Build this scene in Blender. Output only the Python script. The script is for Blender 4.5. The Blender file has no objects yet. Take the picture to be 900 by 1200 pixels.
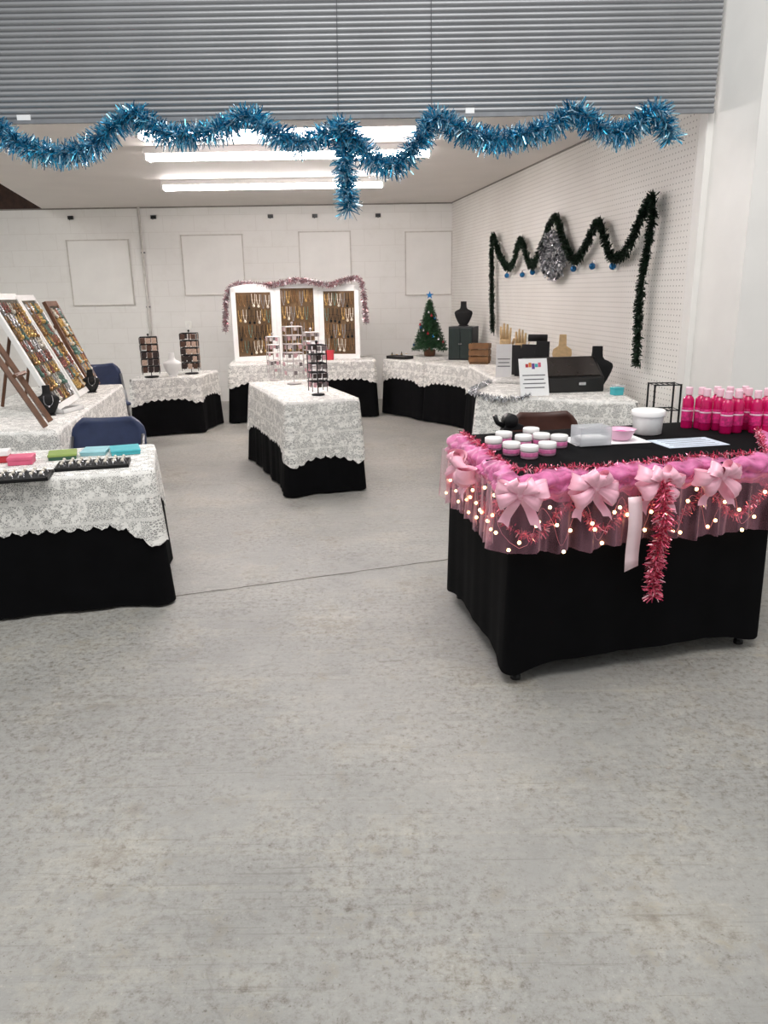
import bpy, math, random
from mathutils import Vector, Matrix
SC=bpy.context.scene; C=SC.collection
R=math.radians; PI=math.pi
V=Vector
try:
    SC.view_settings.view_transform='Standard'
except Exception: pass
# ------------------------------------------------------------------ camera
H=1.45; PIT=R(16); ROLL=R(0.9); FPX=900.0
f0=V((0,math.cos(PIT),-math.sin(PIT))); u0=V((0,math.sin(PIT),math.cos(PIT))); r0=V((1,0,0))
cr=r0*math.cos(ROLL)-u0*math.sin(ROLL); cu=u0*math.cos(ROLL)+r0*math.sin(ROLL)
CAM=V((0,0,H))
cd=bpy.data.cameras.new('camera'); cam=bpy.data.objects.new('camera',cd); C.objects.link(cam)
m3=Matrix((cr,cu,-f0)).transposed(); cam.matrix_world=Matrix.Translation(CAM)@m3.to_4x4()
cd.sensor_width=36; cd.lens=27; cd.clip_end=200
SC.camera=cam
def ray(px,py): return f0+cr*((px-450)/FPX)+cu*((600-py)/FPX)
def PZ(px,py,z): d=ray(px,py); return CAM+d*((z-H)/d.z)
def PY(px,py,Y): d=ray(px,py); return CAM+d*(Y/d.y)
CEIL=2.57
_c=PZ(530,237,CEIL); _n=PZ(695,160,CEIL)
W0=V((_c.x,_c.y,0)); Wd=V((_n.x-_c.x,_n.y-_c.y,0)).normalized(); Wn=V((Wd.y,-Wd.x,0))
YB=_c.y
def PW(px,py,off):
    d=ray(px,py); o=W0+Wn*off; t=(o-CAM).dot(Wn)/d.dot(Wn); return CAM+d*t
def wallx(Y): return W0.x+(W0.y-Y)*Wd.x/(-Wd.y)
# ------------------------------------------------------------------ materials
MATS={}
def nt(name):
    m=bpy.data.materials.new(name); m.use_nodes=True; t=m.node_tree
    b=t.nodes['Principled BSDF']; return m,t,b
def lin(c): return tuple(((x/255)/12.92 if x/255<=.04045 else ((x/255+.055)/1.055)**2.4) for x in c)
def M(name,rgb,rough=.6,metal=0,var=.1,scale=18,bump=0,emit=0,trans=0,alpha=1,coat=0,spec=None):
    if name in MATS: return MATS[name]
    m,t,b=nt(name); c=lin(rgb)
    tc=t.nodes.new('ShaderNodeTexCoord'); nz=t.nodes.new('ShaderNodeTexNoise'); nz.inputs['Scale'].default_value=scale; nz.inputs['Detail'].default_value=4
    t.links.new(tc.outputs['Object'],nz.inputs['Vector'])
    rp=t.nodes.new('ShaderNodeValToRGB'); e=rp.color_ramp.elements
    e[0].position=.3; e[1].position=.7
    e[0].color=tuple(x*(1-var) for x in c)+(1,); e[1].color=tuple(min(1,x*(1+var)) for x in c)+(1,)
    t.links.new(nz.outputs['Fac'],rp.inputs['Fac']); t.links.new(rp.outputs['Color'],b.inputs['Base Color'])
    b.inputs['Roughness'].default_value=rough; b.inputs['Metallic'].default_value=metal
    if trans: b.inputs['Transmission Weight'].default_value=trans; b.inputs['IOR'].default_value=1.3
    if coat: b.inputs['Coat Weight'].default_value=coat
    if spec is not None: b.inputs['Specular IOR Level'].default_value=spec
    b.inputs['Alpha'].default_value=alpha
    if emit:
        t.links.new(rp.outputs['Color'],b.inputs['Emission Color']); b.inputs['Emission Strength'].default_value=emit
    if bump:
        bp=t.nodes.new('ShaderNodeBump'); bp.inputs['Strength'].default_value=bump; bp.inputs['Distance'].default_value=.01
        t.links.new(nz.outputs['Fac'],bp.inputs['Height']); t.links.new(bp.outputs['Normal'],b.inputs['Normal'])
    MATS[name]=m; return m
def foil(name,cols,rough=.3,metal=.8,emit=0):
    m,t,b=nt(name); g=t.nodes.new('ShaderNodeNewGeometry'); rp=t.nodes.new('ShaderNodeValToRGB')
    e=rp.color_ramp.elements
    while len(e)<len(cols): e.new(.5)
    for i,c in enumerate(cols):
        e[i].position=i/(len(cols)-1); e[i].color=lin(c)+(1,)
    t.links.new(g.outputs['Random Per Island'],rp.inputs['Fac']); t.links.new(rp.outputs['Color'],b.inputs['Base Color'])
    b.inputs['Metallic'].default_value=metal; b.inputs['Roughness'].default_value=rough
    return m
def math_(t,op,a,b=None,c=None):
    n=t.nodes.new('ShaderNodeMath'); n.operation=op
    for i,x in enumerate((a,b,c)):
        if x is None: continue
        if isinstance(x,(int,float)): n.inputs[i].default_value=x
        else: t.links.new(x,n.inputs[i])
    return n.outputs[0]
def ramp(t,fac,stops):
    rp=t.nodes.new('ShaderNodeValToRGB'); e=rp.color_ramp.elements
    while len(e)<len(stops): e.new(.5)
    for i,(p,c) in enumerate(stops):
        e[i].position=p; e[i].color=(c if len(c)==4 else tuple(c)+(1,))
    t.links.new(fac,rp.inputs['Fac']); return rp.outputs['Color']
def noise(t,vec,scale,detail=5,rough=.55):
    n=t.nodes.new('ShaderNodeTexNoise'); n.inputs['Scale'].default_value=scale; n.inputs['Detail'].default_value=detail; n.inputs['Roughness'].default_value=rough
    t.links.new(vec,n.inputs['Vector']); return n.outputs['Fac']
def mixc(t,fac,a,b,mode='MIX'):
    n=t.nodes.new('ShaderNodeMix'); n.data_type='RGBA'; n.blend_type=mode
    if isinstance(fac,(int,float)): n.inputs[0].default_value=fac
    else: t.links.new(fac,n.inputs[0])
    for k,x in ((6,a),(7,b)):
        if isinstance(x,tuple): n.inputs[k].default_value=x if len(x)==4 else x+(1,)
        else: t.links.new(x,n.inputs[k])
    return n.outputs[2]
def floor_mat():
    m,t,b=nt('concrete_floor'); g=t.nodes.new('ShaderNodeNewGeometry'); P=g.outputs['Position']
    big=noise(t,P,.7,7,.62); mid=noise(t,P,2.1,10,.76); fine=noise(t,P,36,10,.82); sp=noise(t,P,85,4,.65)
    base=ramp(t,big,[(.34,lin((143,142,139))),(.5,lin((156,155,151))),(.66,lin((168,166,161)))])
    worn=ramp(t,mid,[(.34,(.82,.82,.82)),(.43,(1,1,1)),(.52,(1,1,1)),(.57,(1.13,1.115,1.08)),(.65,(.87,.82,.75))])
    c=mixc(t,.9,base,worn,'MULTIPLY')
    fn=ramp(t,fine,[(.36,(.46,.42,.36)),(.44,(.82,.79,.75)),(.50,(1,1,1)),(.60,(1.15,1.145,1.13))])
    pm=ramp(t,noise(t,P,1.1,8,.78),[(.41,(.2,.2,.2)),(.54,(1,1,1))])
    c=mixc(t,pm,c,mixc(t,1.0,c,fn,'MULTIPLY'))
    chip=ramp(t,noise(t,P,9,6,.7),[(.58,(1,1,1)),(.64,(.90,.86,.79)),(.70,(.80,.75,.66))])
    c=mixc(t,.75,c,chip,'MULTIPLY')
    s=ramp(t,sp,[(.31,(.50,.46,.39)),(.38,(1,1,1)),(.61,(1,1,1)),(.69,(1.3,1.29,1.27))])
    c=mixc(t,.85,c,s,'MULTIPLY')
    for rot,scl,k,lo,w,th in ((.45,(1.0,34,1),1.6,.78,.05,.35),(-.9,(.8,38,1),1.4,.80,.05,.34),(1.3,(.6,15,1),1.2,1.10,.08,.37),(.8,(.5,26,1),1.2,1.09,.07,.37),(2.2,(.9,42,1),1.5,.8,.04,.34)):
        mp=t.nodes.new('ShaderNodeMapping'); mp.inputs['Rotation'].default_value=(0,0,rot); mp.inputs['Scale'].default_value=scl; mp.inputs['Location'].default_value=(rot*7,rot*3,0); t.links.new(P,mp.inputs['Vector'])
        sc=noise(t,mp.outputs['Vector'],k,7,.72)
        c=mixc(t,.8,c,ramp(t,sc,[(th,(lo,lo*.99,lo*.96)),(th+w,(1,1,1)),(1,(1,1,1))]),'MULTIPLY')
    vc=t.nodes.new('ShaderNodeTexVoronoi'); vc.feature='DISTANCE_TO_EDGE'; vc.inputs['Scale'].default_value=.55
    wn_=t.nodes.new('ShaderNodeTexNoise'); wn_.inputs['Scale'].default_value=2.2; wn_.inputs['Detail'].default_value=8; t.links.new(P,wn_.inputs['Vector'])
    wa=t.nodes.new('ShaderNodeVectorMath'); wa.operation='MULTIPLY_ADD'; wa.inputs[1].default_value=(.7,.7,0); t.links.new(wn_.outputs['Color'],wa.inputs[0]); t.links.new(P,wa.inputs[2]); t.links.new(wa.outputs[0],vc.inputs['Vector'])
    c=mixc(t,.35,c,ramp(t,vc.outputs['Distance'],[(.0,(.62,.58,.52)),(.004,(1,1,1)),(1,(1,1,1))]),'MULTIPLY')
    t.links.new(c,b.inputs['Base Color'])
    b.inputs['Roughness'].default_value=.42
    bp=t.nodes.new('ShaderNodeBump'); bp.inputs['Strength'].default_value=.7; bp.inputs['Distance'].default_value=.006
    t.links.new(fine,bp.inputs['Height']); t.links.new(bp.outputs['Normal'],b.inputs['Normal'])
    return m
def peg_mat():
    m,t,b=nt('white_pegboard'); g=t.nodes.new('ShaderNodeNewGeometry'); P=g.outputs['Position']
    d=t.nodes.new('ShaderNodeVectorMath'); d.operation='DOT_PRODUCT'; d.inputs[1].default_value=tuple(Wd); t.links.new(P,d.inputs[0])
    s=t.nodes.new('ShaderNodeSeparateXYZ'); t.links.new(P,s.inputs[0])
    k=1/.036
    fu=math_(t,'SUBTRACT',math_(t,'FRACT',math_(t,'MULTIPLY',d.outputs['Value'],k)),.5)
    fz=math_(t,'SUBTRACT',math_(t,'FRACT',math_(t,'MULTIPLY',s.outputs['Z'],k)),.5)
    r=math_(t,'ADD',math_(t,'MULTIPLY',fu,fu),math_(t,'MULTIPLY',fz,fz))
    hole=math_(t,'LESS_THAN',r,.018)
    n=noise(t,P,3,4)
    base=ramp(t,n,[(.3,lin((234,230,224))),(.7,lin((241,238,233)))])
    t.links.new(mixc(t,hole,base,lin((162,157,150))),b.inputs['Base Color']); b.inputs['Roughness'].default_value=.55
    return m
def back_mat():
    m,t,b=nt('painted_block_wall'); g=t.nodes.new('ShaderNodeNewGeometry'); P=g.outputs['Position']
    s=t.nodes.new('ShaderNodeSeparateXYZ'); t.links.new(P,s.inputs[0])
    cmb=t.nodes.new('ShaderNodeCombineXYZ'); t.links.new(s.outputs['X'],cmb.inputs[0]); t.links.new(s.outputs['Z'],cmb.inputs[1])
    br=t.nodes.new('ShaderNodeTexBrick'); t.links.new(cmb.outputs[0],br.inputs['Vector']); br.inputs['Scale'].default_value=1
    br.inputs['Brick Width'].default_value=.41; br.inputs['Row Height'].default_value=.205; br.inputs['Mortar Size'].default_value=.003
    br.inputs['Color1'].default_value=lin((240,238,234))+(1,); br.inputs['Color2'].default_value=lin((238,236,232))+(1,); br.inputs['Mortar'].default_value=lin((228,225,220))+(1,)
    n=noise(t,P,6,6,.65)
    c=mixc(t,.4,br.outputs['Color'],ramp(t,n,[(.3,(.9,.89,.87)),(.5,(1,1,1))]),'MULTIPLY')
    t.links.new(c,b.inputs['Base Color']); b.inputs['Roughness'].default_value=.6
    bp=t.nodes.new('ShaderNodeBump'); bp.inputs['Strength'].default_value=.2; bp.inputs['Distance'].default_value=.01
    t.links.new(n,bp.inputs['Height']); t.links.new(bp.outputs['Normal'],b.inputs['Normal'])
    return m
def lace_mat():
    m,t,b=nt('white_lace'); uv=t.nodes.new('ShaderNodeUVMap'); uv.uv_map='UVMap'; U=uv.outputs['UV']
    nz=t.nodes.new('ShaderNodeTexNoise'); nz.inputs['Scale'].default_value=11; t.links.new(U,nz.inputs['Vector'])
    ad=t.nodes.new('ShaderNodeVectorMath'); ad.operation='MULTIPLY_ADD'; ad.inputs[1].default_value=(.05,.05,0); t.links.new(nz.outputs['Color'],ad.inputs[0]); t.links.new(U,ad.inputs[2])
    v=t.nodes.new('ShaderNodeTexVoronoi'); v.inputs['Scale'].default_value=20; t.links.new(ad.outputs[0],v.inputs['Vector'])
    v3=t.nodes.new('ShaderNodeTexVoronoi'); v3.inputs['Scale'].default_value=80; t.links.new(ad.outputs[0],v3.inputs['Vector'])
    d1=math_(t,'ADD',v.outputs['Distance'],math_(t,'MULTIPLY',v3.outputs['Distance'],.34))
    fl=ramp(t,d1,[(.0,(1,1,1)),(.24,(1,1,1)),(.29,(.12,.12,.12)),(.35,(.12,.12,.12)),(.40,(1,1,1)),(.56,(1,1,1)),(.62,(.04,.04,.04)),(1,(.04,.04,.04))])
    v2=t.nodes.new('ShaderNodeTexVoronoi'); v2.feature='DISTANCE_TO_EDGE'; v2.inputs['Scale'].default_value=125; t.links.new(U,v2.inputs['Vector'])
    net=ramp(t,v2.outputs['Distance'],[(.08,(.9,.9,.9)),(.17,(.12,.12,.12))])
    a=math_(t,'MAXIMUM',fl,net)
    sx=t.nodes.new('ShaderNodeSeparateXYZ'); t.links.new(U,sx.inputs[0])
    band=math_(t,'GREATER_THAN',math_(t,'FRACT',math_(t,'MULTIPLY',sx.outputs['Y'],9.0)),.86)
    a=math_(t,'MAXIMUM',a,math_(t,'MULTIPLY',band,.7))
    sep=math_(t,'MULTIPLY_ADD',a,.72,.26)
    b.inputs['Base Color'].default_value=lin((250,248,243))+(1,); b.inputs['Roughness'].default_value=.85
    t.links.new(sep,b.inputs['Alpha'])
    return m
def tulle_mat(name,rgb,a0,a1,scale=30,zs=.25,rough=.4):
    m,t,b=nt(name); tc=t.nodes.new('ShaderNodeTexCoord')
    mp=t.nodes.new('ShaderNodeMapping'); mp.inputs['Scale'].default_value=(1,1,zs); t.links.new(tc.outputs['Object'],mp.inputs['Vector'])
    n=noise(t,mp.outputs['Vector'],scale,3,.5)
    c=lin(rgb)
    t.links.new(ramp(t,n,[(.3,tuple(x*.85 for x in c)),(.7,tuple(min(1,x*1.12+.03) for x in c))]),b.inputs['Base Color'])
    lw=t.nodes.new('ShaderNodeLayerWeight'); lw.inputs['Blend'].default_value=.35      # net looks denser where it is seen edge-on, like real tulle folds
    al=ramp(t,n,[(.34,(a0,)*3),(.66,(a1,)*3)])
    t.links.new(math_(t,'MINIMUM',math_(t,'MULTIPLY_ADD',lw.outputs['Facing'],.45,al),.95),b.inputs['Alpha'])
    b.inputs['Roughness'].default_value=rough; b.inputs['Sheen Weight'].default_value=.4
    return m
floorM=floor_mat(); pegM=peg_mat(); backM=back_mat(); laceM=lace_mat()
goldM=M('brown_backing',(98,74,46),.7,var=.25,scale=9)
oliveM=M('dark_olive_backing',(70,60,42),.7,var=.25,scale=9)
blackM=M('black_cloth',(9,9,11),.95,var=.25,scale=8,spec=.12)
whiteP=M('white_paint',(240,238,234),.5,var=.03,scale=4)
ceilM=M('ceiling_paint',(228,222,217),.6,var=.03,scale=2)
darkwood=M('dark_wood',(62,40,30),.7,var=.3)
steelM=M('roll_steel',(156,158,161),.38,metal=.35,var=.06,scale=3)
greyM=M('grey_metal',(120,120,122),.4,metal=.7)
tubeM=M('fluorescent_tube',(255,248,246),.4,emit=46,var=.0)
tubeDim=M('dim_fluorescent_tube',(255,240,244),.4,emit=14,var=.0)
blackP=M('black_plastic',(18,18,20),.4,var=.2)
whitePl=M('white_plastic',(244,243,241),.4,var=.03)
wireM=M('black_wire',(25,25,28),.4,metal=.5)
cableM=M('grey_cable',(92,94,98),.5)
chromeW=M('silver_wire',(196,190,188),.3,metal=.6)
woodM=M('tan_wood',(122,86,52),.55,var=.2)
beigeM=M('beige_linen',(206,176,132),.7,var=.12,scale=40)
brownW=M('brown_wood',(105,68,44),.5,var=.25)
brownV=M('brown_vinyl',(74,44,36),.45,var=.15)
blueCh=M('navy_vinyl',(44,56,88),.5,var=.12)
pinkSat=M('pink_satin',(253,188,207),.3,var=.06)
palePink=M('pale_pink_ribbon',(250,222,228),.4,var=.05)
pinkJar=M('frosted_pink_gel',(238,186,212),.4,var=.12,coat=.2,scale=40)
hotPink=M('hot_pink_liquid',(232,28,116),.12,var=.1,trans=.4,coat=.5)
labelM=M('pink_label',(214,44,122),.45,var=.45,scale=70)
stripeM=M('pale_print',(250,206,222),.45,var=.2,scale=60)
capM=M('pale_pink_cap',(250,208,222),.4,var=.04)
clearM=M('clear_plastic',(238,240,244),.12,var=.02,alpha=.35)
bulbM=M('warm_bulb',(255,206,140),.4,emit=11,var=0)
paper=M('white_paper',(246,246,246),.6,var=.02)
inkM=M('grey_ink',(95,95,100),.7)
redM=M('red_print',(186,50,60),.6)
orangeM=M('orange_print',(220,130,60),.6)
violetM=M('violet_print',(110,70,150),.6)
tealM=M('turquoise_card',(70,176,186),.5,var=.05)
limeM=M('lime_card',(140,162,84),.5,var=.1)
greenM=M('green_card',(52,92,72),.5,var=.1)
pinkBox=M('pink_card',(214,96,128),.5,var=.08)
goldMt=M('gold_bead',(206,170,104),.35,metal=.5)
bronzeMt=M('bronze_bead',(140,102,62),.35,metal=.5)
silverMt=M('silver_metal',(215,215,218),.25,metal=.7)
pearlM=M('pearl_bead',(232,224,210),.3,var=.05)
turqM=M('muted_green_bead',(92,128,116),.4)
roseM=M('rust_bead',(150,86,76),.4)
orb=M('blue_ornament_glass',(34,104,156),.2,metal=.5,var=.1)
velvet=M('black_velvet',(14,14,16),.85,var=.2)
padM=M('grey_velvet',(120,118,118),.8)
foilBlue=foil('blue_tinsel_foil',[(10,72,104),(24,136,182),(52,180,220),(170,232,250),(16,104,146),(36,156,204),(232,247,253),(74,192,226),(14,86,120)],.17,.58)  # near-white strips are glints painted into the foil colours
foilGreen=foil('green_garland_foil',[(10,26,14),(16,40,22),(24,54,32),(12,32,18)],.5,.25)
foilTree=foil('tree_needles',[(14,44,20),(24,66,32),(40,88,48),(18,54,28)],.6,.0)
foilSilver=foil('silver_tinsel_foil',[(150,152,156),(215,217,220),(245,245,248),(110,112,118),(235,236,240)],.18,.75)
foilRed=foil('rose_tinsel_foil',[(165,35,70),(225,80,115),(245,140,165),(190,45,85),(252,205,214)],.25,.55)
foilRose=foil('red_silver_tinsel_foil',[(215,208,210),(150,48,66),(238,236,238),(176,80,94),(205,203,206),(225,222,224)],.2,.65)
tulleA=tulle_mat('pink_tulle',(252,128,190),.22,.50,20,.5)
tulleB=tulle_mat('pale_pink_net',(248,170,194),.05,.20,16,.2,.3)
# ------------------------------------------------------------------ mesh helper
class MB:
    def __init__(s): s.v=[]; s.f=[]; s.u=[]
    def add(s,vs,fs,uvs=None):
        n=len(s.v); s.v+=[tuple(x) for x in vs]
        for i,f in enumerate(fs):
            s.f.append(tuple(k+n for k in f)); s.u.append(uvs[i] if uvs else None)
    def box(s,c,d,m=None):
        c=V(c); hx,hy,hz=d[0]/2,d[1]/2,d[2]/2; vs=[]
        for z in (-hz,hz):
            for x,y in ((-hx,-hy),(hx,-hy),(hx,hy),(-hx,hy)):
                p=V((x,y,z)); p=m@p if m else p; vs.append(c+p)
        s.add(vs,[(3,2,1,0),(4,5,6,7),(0,1,5,4),(1,2,6,5),(2,3,7,6),(3,0,4,7)]); return s
    def prism(s,poly,z0,z1):
        n=len(poly); vs=[(p[0],p[1],z0) for p in poly]+[(p[0],p[1],z1) for p in poly]
        s.add(vs,[tuple(range(n-1,-1,-1)),tuple(range(n,2*n))]+[(i,(i+1)%n,(i+1)%n+n,i+n) for i in range(n)]); return s
    def extr(s,pts,d):
        n=len(pts); d=V(d); vs=[V(p) for p in pts]+[V(p)+d for p in pts]
        s.add(vs,[tuple(range(n-1,-1,-1)),tuple(range(n,2*n))]+[(i,(i+1)%n,(i+1)%n+n,i+n) for i in range(n)]); return s
    def tube(s,pts,r,seg=6):
        pts=[V(p) for p in pts]; n=len(pts); vs=[]
        for i,p in enumerate(pts):
            t=(pts[min(i+1,n-1)]-pts[max(i-1,0)]); t=t.normalized() if t.length>1e-9 else V((0,0,1))
            ref=V((0,0,1)) if abs(t.z)<.9 else V((1,0,0))
            a=t.cross(ref).normalized(); b=t.cross(a); rr=r[i] if isinstance(r,(list,tuple)) else r
            for k in range(seg):
                an=2*PI*k/seg; vs.append(p+(a*math.cos(an)+b*math.sin(an))*rr)
        fs=[(i*seg+k,i*seg+(k+1)%seg,(i+1)*seg+(k+1)%seg,(i+1)*seg+k) for i in range(n-1) for k in range(seg)]
        fs+=[tuple(range(seg-1,-1,-1)),tuple(range((n-1)*seg,n*seg))]
        s.add(vs,fs); return s
    def lathe(s,prof,c=(0,0,0),seg=20,sy=1,m=None):
        c=V(c); vs=[]
        for r,z in prof:
            for k in range(seg):
                a=2*PI*k/seg; p=V((r*math.cos(a),r*math.sin(a)*sy,z)); vs.append(c+(m@p if m else p))
        n=len(prof)
        fs=[(i*seg+k,i*seg+(k+1)%seg,(i+1)*seg+(k+1)%seg,(i+1)*seg+k) for i in range(n-1) for k in range(seg)]
        fs+=[tuple(range(seg-1,-1,-1)),tuple(range((n-1)*seg,n*seg))]
        s.add(vs,fs); return s
    def ball(s,c,r,seg=10,rings=6,sc=(1,1,1)):
        prof=[(max(r*math.sin(PI*i/rings),1e-4),-r*math.cos(PI*i/rings)) for i in range(rings+1)]
        m=Matrix.Diagonal(sc); return s.lathe(prof,c,seg,1,m)
    def grid(s,rows):
        n=len(rows[0]); vs=[p for r in rows for p in r]
        s.add(vs,[(i*n+k,i*n+k+1,(i+1)*n+k+1,(i+1)*n+k) for i in range(len(rows)-1) for k in range(n-1)]); return s
    def build(s,name,mat,parent=None,world=False,smooth=False,bevel=0,solid=0):
        me=bpy.data.meshes.new(name); o=bpy.data.objects.new(name,me); C.objects.link(o)
        if parent is None:
            xs=[p[0] for p in s.v]; ys=[p[1] for p in s.v]; zs=[p[2] for p in s.v]
            off=V(((min(xs)+max(xs))/2,(min(ys)+max(ys))/2,min(zs))); o.location=off
        else:
            o.parent=parent; off=V(parent.location) if world else V((0,0,0))
            if world and parent.parent: off=off+V(parent.parent.location)
        me.from_pydata([(p[0]-off.x,p[1]-off.y,p[2]-off.z) for p in s.v],[],s.f); 
        if any(s.u):
            ul=me.uv_layers.new(name='UVMap'); k=0
            for fi,f in enumerate(s.f):
                for j in range(len(f)):
                    ul.data[k].uv=s.u[fi][j] if s.u[fi] else (0,0); k+=1
        me.materials.append(mat)
        if smooth: me.polygons.foreach_set('use_smooth',[True]*len(me.polygons))
        me.update()
        if solid:
            q=o.modifiers.new('thick','SOLIDIFY'); q.thickness=solid
        if bevel:
            q=o.modifiers.new('bevel','BEVEL'); q.width=bevel; q.segments=2; q.limit_method='ANGLE'
        return o
def tag(o,label,cat,group=None):
    o['label']=label; o['category']=cat
    if group: o['group']=group
    return o
def struct(o): o['kind']='structure'; return o
def thing(name,label,cat,loc,rotz=0,group=None):
    o=bpy.data.objects.new(name,None); C.objects.link(o); o.empty_display_size=.05
    o.location=loc; o.rotation_euler=(0,0,rotz); return tag(o,label,cat,group)
def dup(root,loc,rotz=0,label=None,group=None):
    r=root.copy(); C.objects.link(r); r.location=loc; r.rotation_euler=(0,0,rotz)
    if label: r['label']=label
    if group: r['group']=group
    for ch in list(root.children):
        c=ch.copy(); C.objects.link(c); c.parent=r
        for g in list(ch.children):
            d=g.copy(); C.objects.link(d); d.parent=c
    return r
def smooth(pts,n=6):
    pts=[V(p) for p in pts]; out=[]
    for i in range(len(pts)-1):
        a=pts[max(i-1,0)];b=pts[i];c=pts[i+1];d=pts[min(i+2,len(pts)-1)]
        for k in range(n):
            t=k/n; out.append(.5*((2*b)+(c-a)*t+(2*a-5*b+4*c-d)*t*t+(3*b-a-3*c+d)*t**3))
    out.append(pts[-1]); return out
def tinsel(paths,rad,dens,w,seed,tan=.5,mb=None,keep=None):
    rnd=random.Random(seed); mb=mb or MB()
    for pts in paths:
        pts=[V(p) for p in pts]
        for a,b in zip(pts,pts[1:]):
            L=(b-a).length
            if L<1e-6: continue
            t=(b-a)/L; n=dens*L; n=int(n)+(1 if rnd.random()<n-int(n) else 0)
            for _ in range(n):
                p=a+(b-a)*rnd.random()
                while True:
                    d=V((rnd.uniform(-1,1),rnd.uniform(-1,1),rnd.uniform(-1,1)))
                    if .1<d.length<1: break
                d=(d.normalized()-t*(d.normalized().dot(t))*(1-tan)).normalized()
                if keep and d.dot(keep)<-.25: d=d-keep*2*d.dot(keep)
                L2=rad*rnd.uniform(.6,1.12)
                wv=d.cross(V((rnd.uniform(-1,1),rnd.uniform(-1,1),rnd.uniform(-1,1))))
                if wv.length<1e-3: continue
                wv=wv.normalized()*w*.5; bend=wv.cross(d).normalized()*rad*rnd.uniform(-.3,.3)
                q=p+d*L2*.5+bend*.6; e=p+d*L2+bend*.1-V((0,0,rad*.12))
                mb.add([p-wv*.6,p+wv*.6,q+wv,q-wv,e+wv*.7,e-wv*.7],[(0,1,2,3),(3,2,4,5)])
    return mb
# ------------------------------------------------------------------ room shell
struct(MB().prism([(-9,-4),(9,-4),(9,YB+.3),(-9,YB+.3)],-.1,0).build('floor',floorM))
struct(MB().box(((W0.x-8+W0.x+.3)/2,YB+.1,CEIL/2),(8.3,.2,CEIL)).build('wall_back',backM))
W1=V((wallx(4.924),4.924,0)); o_=-Wn*.12
struct(MB().prism([tuple(W0),tuple(W0+o_),tuple(W1+o_),tuple(W1)][::-1],0,CEIL).build('wall_right',pegM))
struct(MB().prism([(W1.x,4.93),(W1.x+.02,4.75),(1.95,4.32),(4.5,4.32),(4.5,4.93)],0,3.4).build('wall_front',whiteP))
struct(MB().box((W1.x+.005,4.84,1.2),(.05,.12,2.4)).build('trim_1',whiteP,bevel=.004))
e1=PZ(45,242,CEIL); e2=PZ(0,215,CEIL); ed=(e2-e1)/(e1.y-e2.y)
eA=e1+ed*(e1.y-YB-0.0); eB=e1+ed*(e1.y-4.8)
struct(MB().prism([(eB.x,4.8),(W1.x,4.93),(W0.x+.02,YB),(eA.x,YB)],CEIL,CEIL+.08).build('ceiling',ceilM))
struct(MB().box((-4.5,YB+.1,3.0),(9,.2,.86)).build('wall_upper',darkwood))
struct(MB().box((-6.9,7.8,1.7),(.2,6.2,3.4)).build('wall_left',whiteP))
struct(MB().box((-4,7.8,3.48),(6,6.4,.1)).build('trim_2',darkwood))
seamM=M('seam_grey',(140,134,128),.7)
struct(MB().prism([tuple(W0+Wn*.002),tuple(W1+Wn*.002),tuple(W1+Wn*.012),tuple(W0+Wn*.012)],CEIL-.012,CEIL).build('trim_3',seamM))
struct(MB().box((W0.x-4.1,YB-.006,CEIL-.008),(8.2,.012,.016)).build('trim_4',seamM))
for i,(x0,y0,x1,y1) in enumerate([(78,282,158,357),(212,276,288,345),(350,272,412,340),(475,272,533,345)]):
    a=PY(x0,y0,YB); b=PY(min(x1,529),y1,YB)
    w=b.x-a.x; hh=a.z-b.z; c=V(((a.x+b.x)/2,YB,(a.z+b.z)/2))
    fr=struct(MB().box((c.x,YB-.006,c.z),(w,.012,hh)).build('window_%d'%(i+1),whiteP,bevel=.004))
    mb=MB()
    for dx,dz,sx,sz in ((0,hh/2,w+.02,.014),(0,-hh/2,w+.02,.014),(w/2,0,.014,hh),(-w/2,0,.014,hh)):
        mb.box((dx,-.008,dz+hh/2),(sx,.014,sz))
    mb.build('window_frame',M('edge_grey',(206,201,194),.7),fr)
# roll up door
YD=4.75; zb=PY(450,139,YD).z
rows=[]; pitch=.029; n=int((3.35-zb-.02)/pitch*9)
for i in range(n+1):
    z=zb+.022+i*pitch/9; ph=(i%9)/9; y=YD-.012*abs(math.sin(PI*ph))**.7
    rows.append([(-7,y,z),(1.88,y,z)])
rd=struct(MB().grid(rows).build('door_1',steelM,smooth=False))
MB().box((-2.56,YD-.006,zb+.011),(8.88,.024,.022)).build('bottom_bar',M('steel_bar',(140,142,146),.45,metal=.4),rd,world=True)
for px in (395,505):
    a=PY(px,0,YD-.03); b=PY(px+1,128,YD-.03); 
    tag(MB().tube([(b.x,YD-.016,b.z),(a.x,YD-.016,3.2)],.002).build('cable',cableM),'thin dark cable hanging down the roll up door, %s of the pair'%('left' if px<450 else 'right'),'cable')
for px,py,w,l in ((25,125,.075,'white sticker on the door bottom, at the far left'),(551,131,.05,'white sticker on the door bottom, right of the centre tinsel drop')):
    p=PY(px,py,YD-.03); tag(MB().box((p.x,YD-.016,zb+.03),(w,.008,.028)).build('sticker',paper),l,'sticker')
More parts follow.
